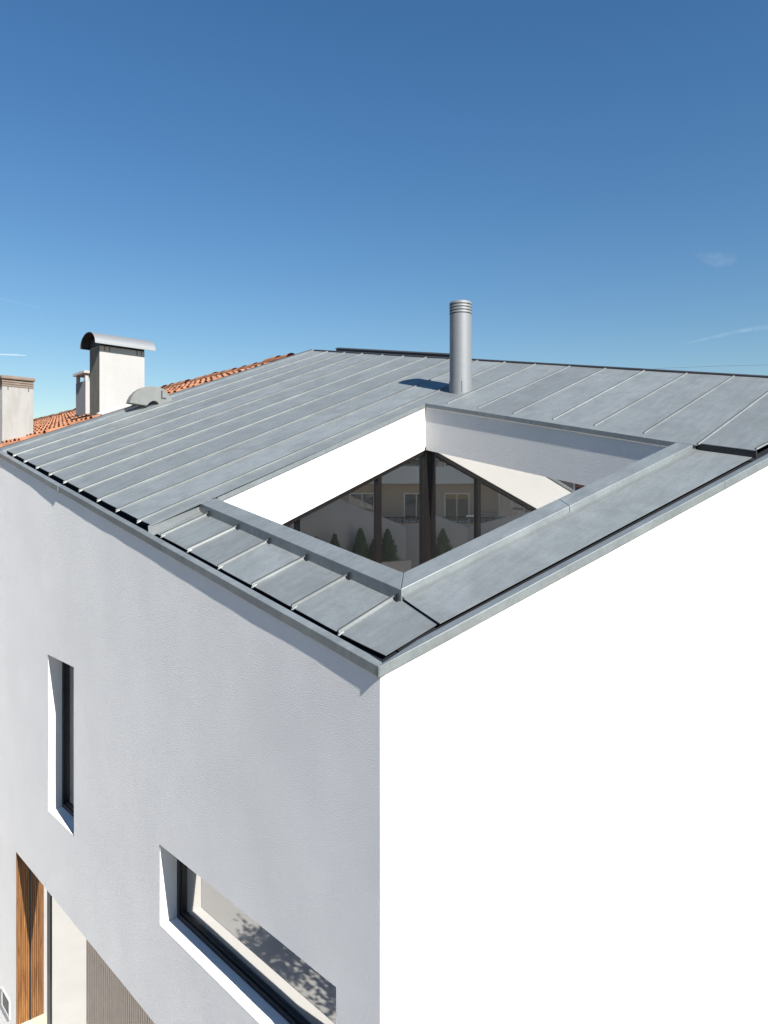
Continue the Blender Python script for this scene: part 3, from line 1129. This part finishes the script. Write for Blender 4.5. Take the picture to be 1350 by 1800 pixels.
lin_ = MB()
m_ = n + 1
v = [(x, yc + ry * 0.965 * math.cos(math.pi * k / n), zb + rz * 0.965 * math.sin(math.pi * k / n)) for x in (x0 + 0.004, x1 - 0.004) for k in range(m_)]
lin_.add(v, [(k, k + 1, m_ + k + 1, m_ + k) for k in range(n)])
lin_.build('cowl_inner_shade', M_GAP_SHADE, chim)  # near-black inner skin paints the shade inside the cowl
MB().box(cx0 + 0.004, cx1 - 0.001, cy0 + 0.002, cy1 - 0.002, 3.3655, 3.50).build('cowl_shade_block', M_GAP_SHADE, chim)  # closure box under the cowl, near-black so the hollow reads as shade
br = MB()
for xx in (1.62, 1.70, 2.14, 2.215):
    br.box(xx, xx + 0.012, cy0 - 0.006, cy0 - 0.0005, 3.29, 3.374)
br.build('cowl_bracket', M_RUST, chim)
MB().box(cx0 - 0.02, cx1 + 0.25, cy0 - 0.14, cy0 - 0.002, 1.6, 1.61).build('chimney_base', M_LEAD, chim)
MB().prism([(1.50, 8.03, Z(1.50, 7.93, 0.0)), (2.42, 8.03, Z(2.42, 7.93, 0.0)), (2.42, 8.252, Z(2.42, 7.93, 0.0)), (1.50, 8.252, Z(1.50, 7.93, 0))],
           [(1.50, 8.03, Z(1.50, 7.93, 0.085)), (2.42, 8.03, Z(2.42, 7.93, 0.085)), (2.42, 8.252, Z(2.42, 7.93, 0.12)), (1.50, 8.252, Z(1.50, 7.93, 0.12))]).build('chimney_base', M_WALL_OLD, chim)

# left chimney with clay louvre
lc = MB().box(0.360, 0.800, 9.0, 9.42, 1.4, 2.70)
lch = loc(lc.build('chimney', M_WALL_OLD))
lch['label'] = 'chimney with brown slatted clay top'
for k in range(3):
    za = 2.702 + k * 0.034
    MB().box(0.354 + 0.004 * (k % 2), 0.808, 8.992 + 0.004 * (k % 2), 9.43, za, za + 0.027).build('louvre', M_BROWN, lch)
cap = MB().box(0.335, 0.826, 8.965, 9.455, 2.806, 2.866).build('chimney_cap', M_BROWN, lch)
bev(cap, 0.02, 3)
for xx in (0.435, 0.728):
    MB().box(xx, xx + 0.01, 8.996, 8.9995, 2.645, 2.70).build('louvre_bracket', M_FRAME, lch)

# small chimney behind: flat slab on short legs
m = MB()
m.box(2.313, 2.52, 11.0, 11.51, 2.2, 3.235)
sch = loc(m.build('chimney', M_SMOKE))
sch['label'] = 'small grey chimney with a slab cap on legs'
for (a, b) in ((2.313, 11.0), (2.46, 11.0), (2.313, 11.44), (2.46, 11.44)):
    MB().box(a + 0.001, a + 0.06, b + 0.001, b + 0.06, 3.236, 3.372).build('cap_leg', M_CHIM, sch)
MB().box(2.27, 2.56, 10.95, 11.56, 3.374, 3.42).build('chimney_cap', M_CHIM, sch)
MB().box(2.316, 2.519, 10.9965, 10.9995, 2.2, 3.234).build('chimney_face', M_CHIM, sch)
MB().box(2.10, 2.65, 10.75, 10.95, NZ(2.1), NZ(2.1) + 0.13).build('chimney_base', M_LEAD, sch)

# ------------------------------------------------------------------ half-round sculpture on the party wall
prof = [(1.837, 2.456), (1.856, 2.515), (1.890, 2.580), (1.944, 2.641), (2.017, 2.695), (2.081, 2.726), (2.201, 2.751), (2.323, 2.741), (2.408, 2.719),
        (2.495, 2.614), (2.543, 2.546), (2.323, 2.414), (2.318, 2.450), (2.300, 2.490), (2.276, 2.513), (2.250, 2.523), (2.220, 2.521), (2.185, 2.508), (2.155, 2.484), (2.109, 2.436)]
CX, CY, CZ = (-2.695, -3.023, 1.001)
YS = 7.62
kf = (YS - CY) / (7.8 - CY)
prof = [(CX + (x - CX) * kf, CZ + (z - CZ) * kf) for x, z in prof]
sculp = MB().prism([(x, YS, z) for x, z in prof], [(x, YS + 0.15, z + 0.0) for x, z in prof]).build('roof_sculpture', M_CONC)
bm = bmesh.new(); bm.from_mesh(sculp.data); bmesh.ops.recalc_face_normals(bm, faces=bm.faces); bm.to_mesh(sculp.data); bm.free()
bev(sculp, 0.006, 2)
tag(sculp, 'grey half-round block with a letter L, perched on the roof edge by the big chimney', 'sculpture')
lm = [(2.342, 2.69), (2.368, 2.692), (2.366, 2.586), (2.428, 2.588), (2.428, 2.563), (2.342, 2.562)]
lm = [(CX + (x - CX) * kf, CZ + (z - CZ) * kf) for x, z in lm]
MB().prism([(x, YS - 0.002, z) for x, z in lm], [(x, YS + 0.0006 - 0.001, z) for x, z in lm]).build('letter', M_LEAD, sculp)

# ------------------------------------------------------------------ patio planting
pl = MB()
pw = Vector((0.19, 0.98)).normalized()
pdv = Vector((OPEN_C[0] - OPEN_B[0], OPEN_C[1] - OPEN_B[1])).normalized()
p0 = Vector(OPEN_B) + pdv * 0.25 + pw * 0.03
def planter_box():
    m = MB()
    L_, W_, H_ = 2.55, 0.40, 0.95
    def pt(u, w): 
        q = p0 + pdv * u + pw * w
        return (q.x, q.y)
    def slab(u0, u1, w0, w1, za, zb):
        c = [pt(u0, w0), pt(u1, w0), pt(u1, w1), pt(u0, w1)]
        m.prism([(x, y, za) for x, y in c], [(x, y, zb) for x, y in c])
    slab(0, L_, W_ - 0.05, W_, FLOOR, FLOOR + H_)
    slab(0, L_, 0, 0.05, FLOOR, FLOOR + H_)
    slab(0, 0.05, 0.051, W_ - 0.051, FLOOR, FLOOR + H_)
    slab(L_ - 0.05, L_, 0.051, W_ - 0.051, FLOOR, FLOOR + H_)
    slab(0.051, L_ - 0.051, 0.051, W_ - 0.051, FLOOR, FLOOR + H_ - 0.06)
    return m
planter = planter_box().build('planter', M_WALL)
tag(planter, 'long white planter inside the roof opening, seen mirrored in the glass', 'planter')


def cypress(p, z, h, r, seed):
    rr = random.Random(seed)
    root = empty('cypress_shrub', (p.x, p.y, z))
    MB().tube([(0, 0, -0.03), (0, 0, h * 0.5)], [0.015, 0.008], 6).build('trunk', M_BARK, root)
    m = MB()
    for i in range(1700):
        t = rr.random() ** 0.8
        rad = r * (1 - t) ** 0.75 * (0.35 + 0.65 * math.sqrt(rr.random())) * (0.5 + 0.5 * min(1, t / 0.12))
        rad *= 1 + 0.7 * noise.noise(Vector((math.cos(i * 2.4) * 2.5, t * 9, seed))) + rr.uniform(-0.1, 0.3) * (rr.random() < 0.2)
        a = rr.uniform(0, 2 * math.pi)
        c = Vector((rad * math.cos(a), rad * math.sin(a), t * h))
        s = rr.uniform(0.016, 0.036)
        up = Vector((math.cos(a) * 0.4, math.sin(a) * 0.4, 1)).normalized()
        sd = Vector((-math.sin(a) + rr.uniform(-.5, .5), math.cos(a) + rr.uniform(-.5, .5), rr.uniform(-.3, .3))).normalized()
        m.add([c - sd * s * 0.6, c + sd * s * 0.6, c + up * s * 2.0], [(0, 1, 2)])
    m.build('crown', M_CYP, root)
    return root


CYP = [(0.42, 0.55, 0.20), (0.72, 0.38, 0.14), (1.02, 0.58, 0.19), (1.55, 0.50, 0.15), (1.92, 0.46, 0.14), (2.33, 0.46, 0.14)]
CLAB = ['small dark green cypress nearest the corner of the mirrored white planter',
        'shortest cypress in the mirrored planter, beside the one at the corner',
        'tallest cypress in the mirrored planter, third from its corner',
        'narrow cypress in the mirrored planter, fourth from its corner',
        'narrow cypress in the mirrored planter, fifth from its corner',
        'narrow cypress at the far end of the mirrored planter']
for i, (u, h, r) in enumerate(CYP):
    q = p0 + pdv * (u - 0.05) + pw * 0.2
    tag(cypress(q, FLOOR + 0.88, h + 0.03, r, i + 1), CLAB[i], 'cypress', 'cypresses in the patio planter')

# ------------------------------------------------------------------ ground and what stands behind the camera (seen in the glass)
gnd = mesh_obj('ground', [(-4000, -4000, GROUND - 0.25), (4000, -4000, GROUND - 0.25), (4000, 4000, GROUND - 0.25), (-4000, 4000, GROUND - 0.25)], [(0, 1, 2, 3)], M_GROUND)
tag(gnd, kind='structure')
rd = mesh_obj('road', [(-9.5, -80, GROUND - 0.13), (-4.4, -80, GROUND - 0.13), (-4.4, 80, GROUND - 0.13), (-9.5, 80, GROUND - 0.13)], [(0, 1, 2, 3)], M_ROAD)
tag(rd, kind='structure')
pv = MB().box(-4.4, 0.0, -80, 80, GROUND - 0.2, GROUND).build('pavement', M_PAVE)
tag(pv, kind='structure')


def block(name, cx, cy, w, d, ztop, rot, mat, rows, cols, label, balc=True, roofmat=None):
    root = empty(name, (cx, cy, GROUND - 0.2))
    root.rotation_euler = (0, 0, rot)
    H = ztop - GROUND + 0.2
    body_ = MB().box(-w / 2, w / 2, -d, 0, 0, H).build('wall', mat, root)
    if roofmat:
        MB().prism([(-w / 2 - .3, -d - .3, H + 0.001), (w / 2 + .3, -d - .3, H + 0.001), (w / 2 + .3, .3, H + 0.001), (-w / 2 - .3, .3, H + 0.001)],
                   [(-w / 2 - .3, -d / 2 - .05, H + 1.4), (w / 2 + .3, -d / 2 - .05, H + 1.4), (w / 2 + .3, -d / 2 + .05, H + 1.4), (-w / 2 - .3, -d / 2 + .05, H + 1.4)]).build('roof', roofmat, root)
    fh = H / rows
    cw_ = w / cols
    for r in range(rows):
        for c in range(cols):
            x = -w / 2 + (c + 0.5) * cw_
            zb_ = r * fh + fh * 0.30
            ww, hh = cw_ * 0.42, fh * 0.48
            fr = MB()
            fr.box(x - ww / 2 - .07, x - ww / 2, 0.001, 0.06, zb_ - .07, zb_ + hh + .07)
            fr.box(x + ww / 2, x + ww / 2 + .07, 0.001, 0.06, zb_ - .07, zb_ + hh + .07)
            fr.box(x - ww / 2, x + ww / 2, 0.001, 0.06, zb_ - .07, zb_)
            fr.box(x - ww / 2, x + ww / 2, 0.001, 0.06, zb_ + hh, zb_ + hh + .07)
            fr.box(x - .025, x + .025, 0.001, 0.05, zb_, zb_ + hh)
            wf = fr.build('window', M_WHITE, root)
            MB().box(x - ww / 2 + .001, x + ww / 2 - .001, 0.002, 0.03, zb_ + .001, zb_ + hh - .001).build('pane', M_PANE, wf)
        if balc and r >= 1:
            b = MB()
            b.box(-w / 2 + .2, w / 2 - .2, 0.07, 1.1, r * fh - 0.10, r * fh + 0.08)
            b.box(-w / 2 + .2, w / 2 - .2, 1.02, 1.1, r * fh + 0.081, r * fh + 0.75)
            bo = b.build('balcony', M_WHITE if r % 2 else mat, root)
            rl = MB()
            rl.box(-w / 2 + .2, w / 2 - .2, 1.04, 1.08, r * fh + 1.0, r * fh + 1.05)
            k = -w / 2 + .3
            while k < w / 2 - .2:
                rl.box(k, k + .03, 1.045, 1.075, r * fh + .751, r * fh + .999)
                k += .35
            rl.build('railing', M_FRAME, bo)
    tag(root, label, 'building')
    return root


# facing the patio: front (+y local) points back towards the house
def face_rot(cx, cy):
    a = math.atan2(3.4 - cy, 3.8 - cx)
    return a - math.pi / 2


block('apartment_block', -17.0, -14.5, 11.0, 9, 4.6, face_rot(-17, -14.5), M_BEIGE, 4, 4, 'beige apartment block with white balconies, mirrored in the right-hand patio glass')
block('apartment_block', -9.0, -24.0, 10.0, 9, 3.2, face_rot(-9, -24), M_PINK, 4, 3, 'pinkish apartment block with tiled roof, mirrored in the left-hand patio glass', True, M_TILE)
block('town_house', -36.0, -43.0, 9.0, 8, -0.6, face_rot(-36, -43), M_ORANGE, 2, 3, 'distant orange town house mirrored beside the patio corner post', False, M_TILE)
block('town_house', -30.0, -47.0, 7.0, 8, 0.3, face_rot(-30, -47), M_CREAM, 2, 3, 'distant cream town house mirrored next to the orange one', False, M_TILE)
block('town_house', -52.0, -52.0, 18.0, 10, 2.0, face_rot(-52, -52), M_PINK, 3, 6, 'long far-off pink terrace mirrored over the orange town house', False, M_TILE)

TOWN = [(-40, -36, 9, -0.2, M_CREAM, 'small cream far-off town house left of the orange one in the mirrored view'),
        (-46, -41, 8, 1.6, M_BEIGE, 'taller beige far-off town house behind the cream ones in the mirrored view'),
        (-25, -40, 7, -1.8, M_WHITE, 'low white far-off town house in front of the pink terrace in the mirrored view'),
        (-33, -33, 8, -2.0, M_ORANGE, 'low orange far-off town house nearest the beige apartments in the mirrored view'),
        (-62, -74, 40, 9.0, M_WHITE, 'very large pale far-off block closing the mirrored view above the town houses'),
        (-22, -46, 9, 1.2, M_CREAM, 'cream far-off town house beside the pinkish apartments in the mirrored view')]
for (bx_, by_, w_, zt_, mt, lb) in TOWN:
    block('town_house', bx_, by_, w_, 8, zt_, face_rot(bx_, by_), mt, 2, 3, lb, False, M_TILE)
for k, (yc_, w_, zt_, mt, lb) in enumerate([
        (-1.0, 9.5, 0.8, M_BEIGE, 'beige terraced house across the street, first from the tree'),
        (9.0, 9.5, 2.4, M_PINK, 'taller pinkish terraced house across the street from the entrance'),
        (19.0, 9.5, 1.4, M_CREAM, 'cream terraced house across the street beside the pinkish one'),
        (29.5, 10.5, 2.8, M_BEIGE, 'farthest and tallest beige terraced house across the street')]):
    block('town_house', -11.5, yc_, w_, 8, zt_, -math.pi / 2, mt, 3, 3, lb, k == 1, M_TILE)

# street lamp with a curved arm
lampr = empty('street_lamp', (-10.6, -9.2, GROUND - 0.2))
MB().tube([(0, 0, 0), (0, 0, 3), (0, 0, 6.2)], [0.09, 0.07, 0.05], 10).build('pole', M_CONC, lampr)
MB().tube([(0, 0, 6.2), (0.15, -0.12, 6.55), (0.5, -0.4, 6.8), (1.0, -0.8, 6.92), (1.5, -1.2, 6.95)], [0.045, 0.042, 0.04, 0.05, 0.07], 8).build('arm', M_CONC, lampr)
MB().box(1.4, 1.8, -1.32, -1.16, 6.86, 6.93).build('lamp_head', M_WHITE, lampr)
tag(lampr, 'pale street lamp with a curved arm, mirrored in the patio glass', 'street lamp')

# street tree whose shadow falls on the pavement mirrored in the long window
def tree(x, y, h, seed):
    rr = random.Random(seed)
    root = empty('street_tree', (x, y, GROUND - 0.2))
    t = MB()
    t.tube([(0, 0, 0), (0.05, 0.02, h * 0.3), (-0.03, 0.05, h * 0.55)], [0.14, 0.10, 0.07], 8)
    tips = []
    for i in range(22):
        a = rr.uniform(0, 2 * math.pi)
        l = rr.uniform(0.3, 1.45)
        b = (-0.03 + l * math.cos(a), 0.05 + l * math.sin(a), h * 0.55 + rr.uniform(0.3, 1.3))
        t.tube([(-0.03, 0.05, h * 0.5), ((-0.03 + b[0]) / 2, (0.05 + b[1]) / 2, h * 0.5 + (b[2] - h * 0.5) * 0.6), b], [0.05, 0.03, 0.012], 6)
        tips.append(b)
    t.build('trunk', M_BARK, root)
    m = MB()
    for b in tips:
        for k in range(330):
            d = Vector((rr.gauss(0, 1), rr.gauss(0, 1), rr.gauss(0, 0.7)))
            c = Vector(b) + d * 0.26
            s = rr.uniform(0.04, 0.085)
            u = Vector((rr.uniform(-1, 1), rr.uniform(-1, 1), rr.uniform(-1, 1))).normalized()
            w = u.orthogonal().normalized()
            m.add([c - u * s, c + w * s * 0.45, c + u * s, c - w * s * 0.45], [(0, 1, 2, 3)])
    m.build('crown', M_LEAF, root)
    tag(root, 'leafy street tree whose shadow shows mirrored in the long low window', 'tree')
    return root


tree(-5.2, 1.75, 5.4, 11)

# ------------------------------------------------------------------ sky: contrails and a distant cable
def trail_mat(name, dens):
    m, nt, N, L, p = new_mat(name)
    v = coords(nt, (0.004, 0.004, 0.004))
    n = noise_tex(nt, v, 3.0, 6, 0.7)
    lw = N.new('ShaderNodeLayerWeight')
    lw.inputs['Blend'].default_value = 0.5
    inv = N.new('ShaderNodeMath'); inv.operation = 'SUBTRACT'; inv.inputs[0].default_value = 1.0
    L.new(lw.outputs['Facing'], inv.inputs[1])
    pw_ = N.new('ShaderNodeMath'); pw_.operation = 'POWER'; pw_.inputs[1].default_value = 2.5
    L.new(inv.outputs[0], pw_.inputs[0])
    a = ramp(nt, n, [(0.35, g(0.15 * dens)), (0.65, g(dens))])
    mu = N.new('ShaderNodeMath'); mu.operation = 'MULTIPLY'
    L.new(pw_.outputs[0], mu.inputs[0]); L.new(a, mu.inputs[1])
    p.inputs['Base Color'].default_value = (0.8, 0.8, 0.82, 1)
    p.inputs['Roughness'].default_value = 1.0
    L.new(mu.outputs[0], p.inputs['Alpha'])
    return m


F = Vector((math.cos(math.radians(YAW)), math.sin(math.radians(YAW)), 0))
RT = Vector((math.sin(math.radians(YAW)), -math.cos(math.radians(YAW)), 0))
def sky_pt(u, v, d):
    return Vector((-2.695, -3.023, 1.001)) + (F + RT * ((u - 675) / 1270) + Vector((0, 0, (875 - v) / 1270))) * d


def trail(uvs, d, r, dens, label, name='contrail'):
    pts = [sky_pt(u, v, d) for u, v in uvs]
    o = MB().tube(pts, r, 16).build(name, trail_mat(name + ' vapour', dens), None, True)
    tag(o, label, 'vapour trail', None, 'stuff')
    return o


trail([(1195, 606), (1240, 596), (1290, 584), (1340, 576), (1420, 566)], 5000, [6, 12, 18, 22, 24], 0.06, 'faint pale vapour trail low in the sky at right')
trail([(-60, 616), (0, 623), (25, 624), (46, 625)], 5000, [7, 7, 6, 3], 0.55, 'thin bright vapour trail beside the chimneys at left')
trail([(-60, 512), (0, 525), (40, 534), (70, 541)], 5000, [10, 12, 9, 4], 0.04, 'very faint broad vapour streak above the chimneys at left')
wp = trail([(1218, 447), (1240, 453), (1264, 457), (1286, 455), (1304, 450)], 5000, [6, 44, 62, 46, 8], 0.055, 'faint white cloud wisp alone in the blue sky at right', 'cloud_wisp')
cb = MB().tube([sky_pt(1150, 648, 60), sky_pt(1260, 643.5, 62), sky_pt(1400, 640.5, 64)], 0.009, 6).build('overhead_cable', M_FRAME)
tag(cb, 'thin overhead cable crossing the sky just above the ridge at right', 'cable')
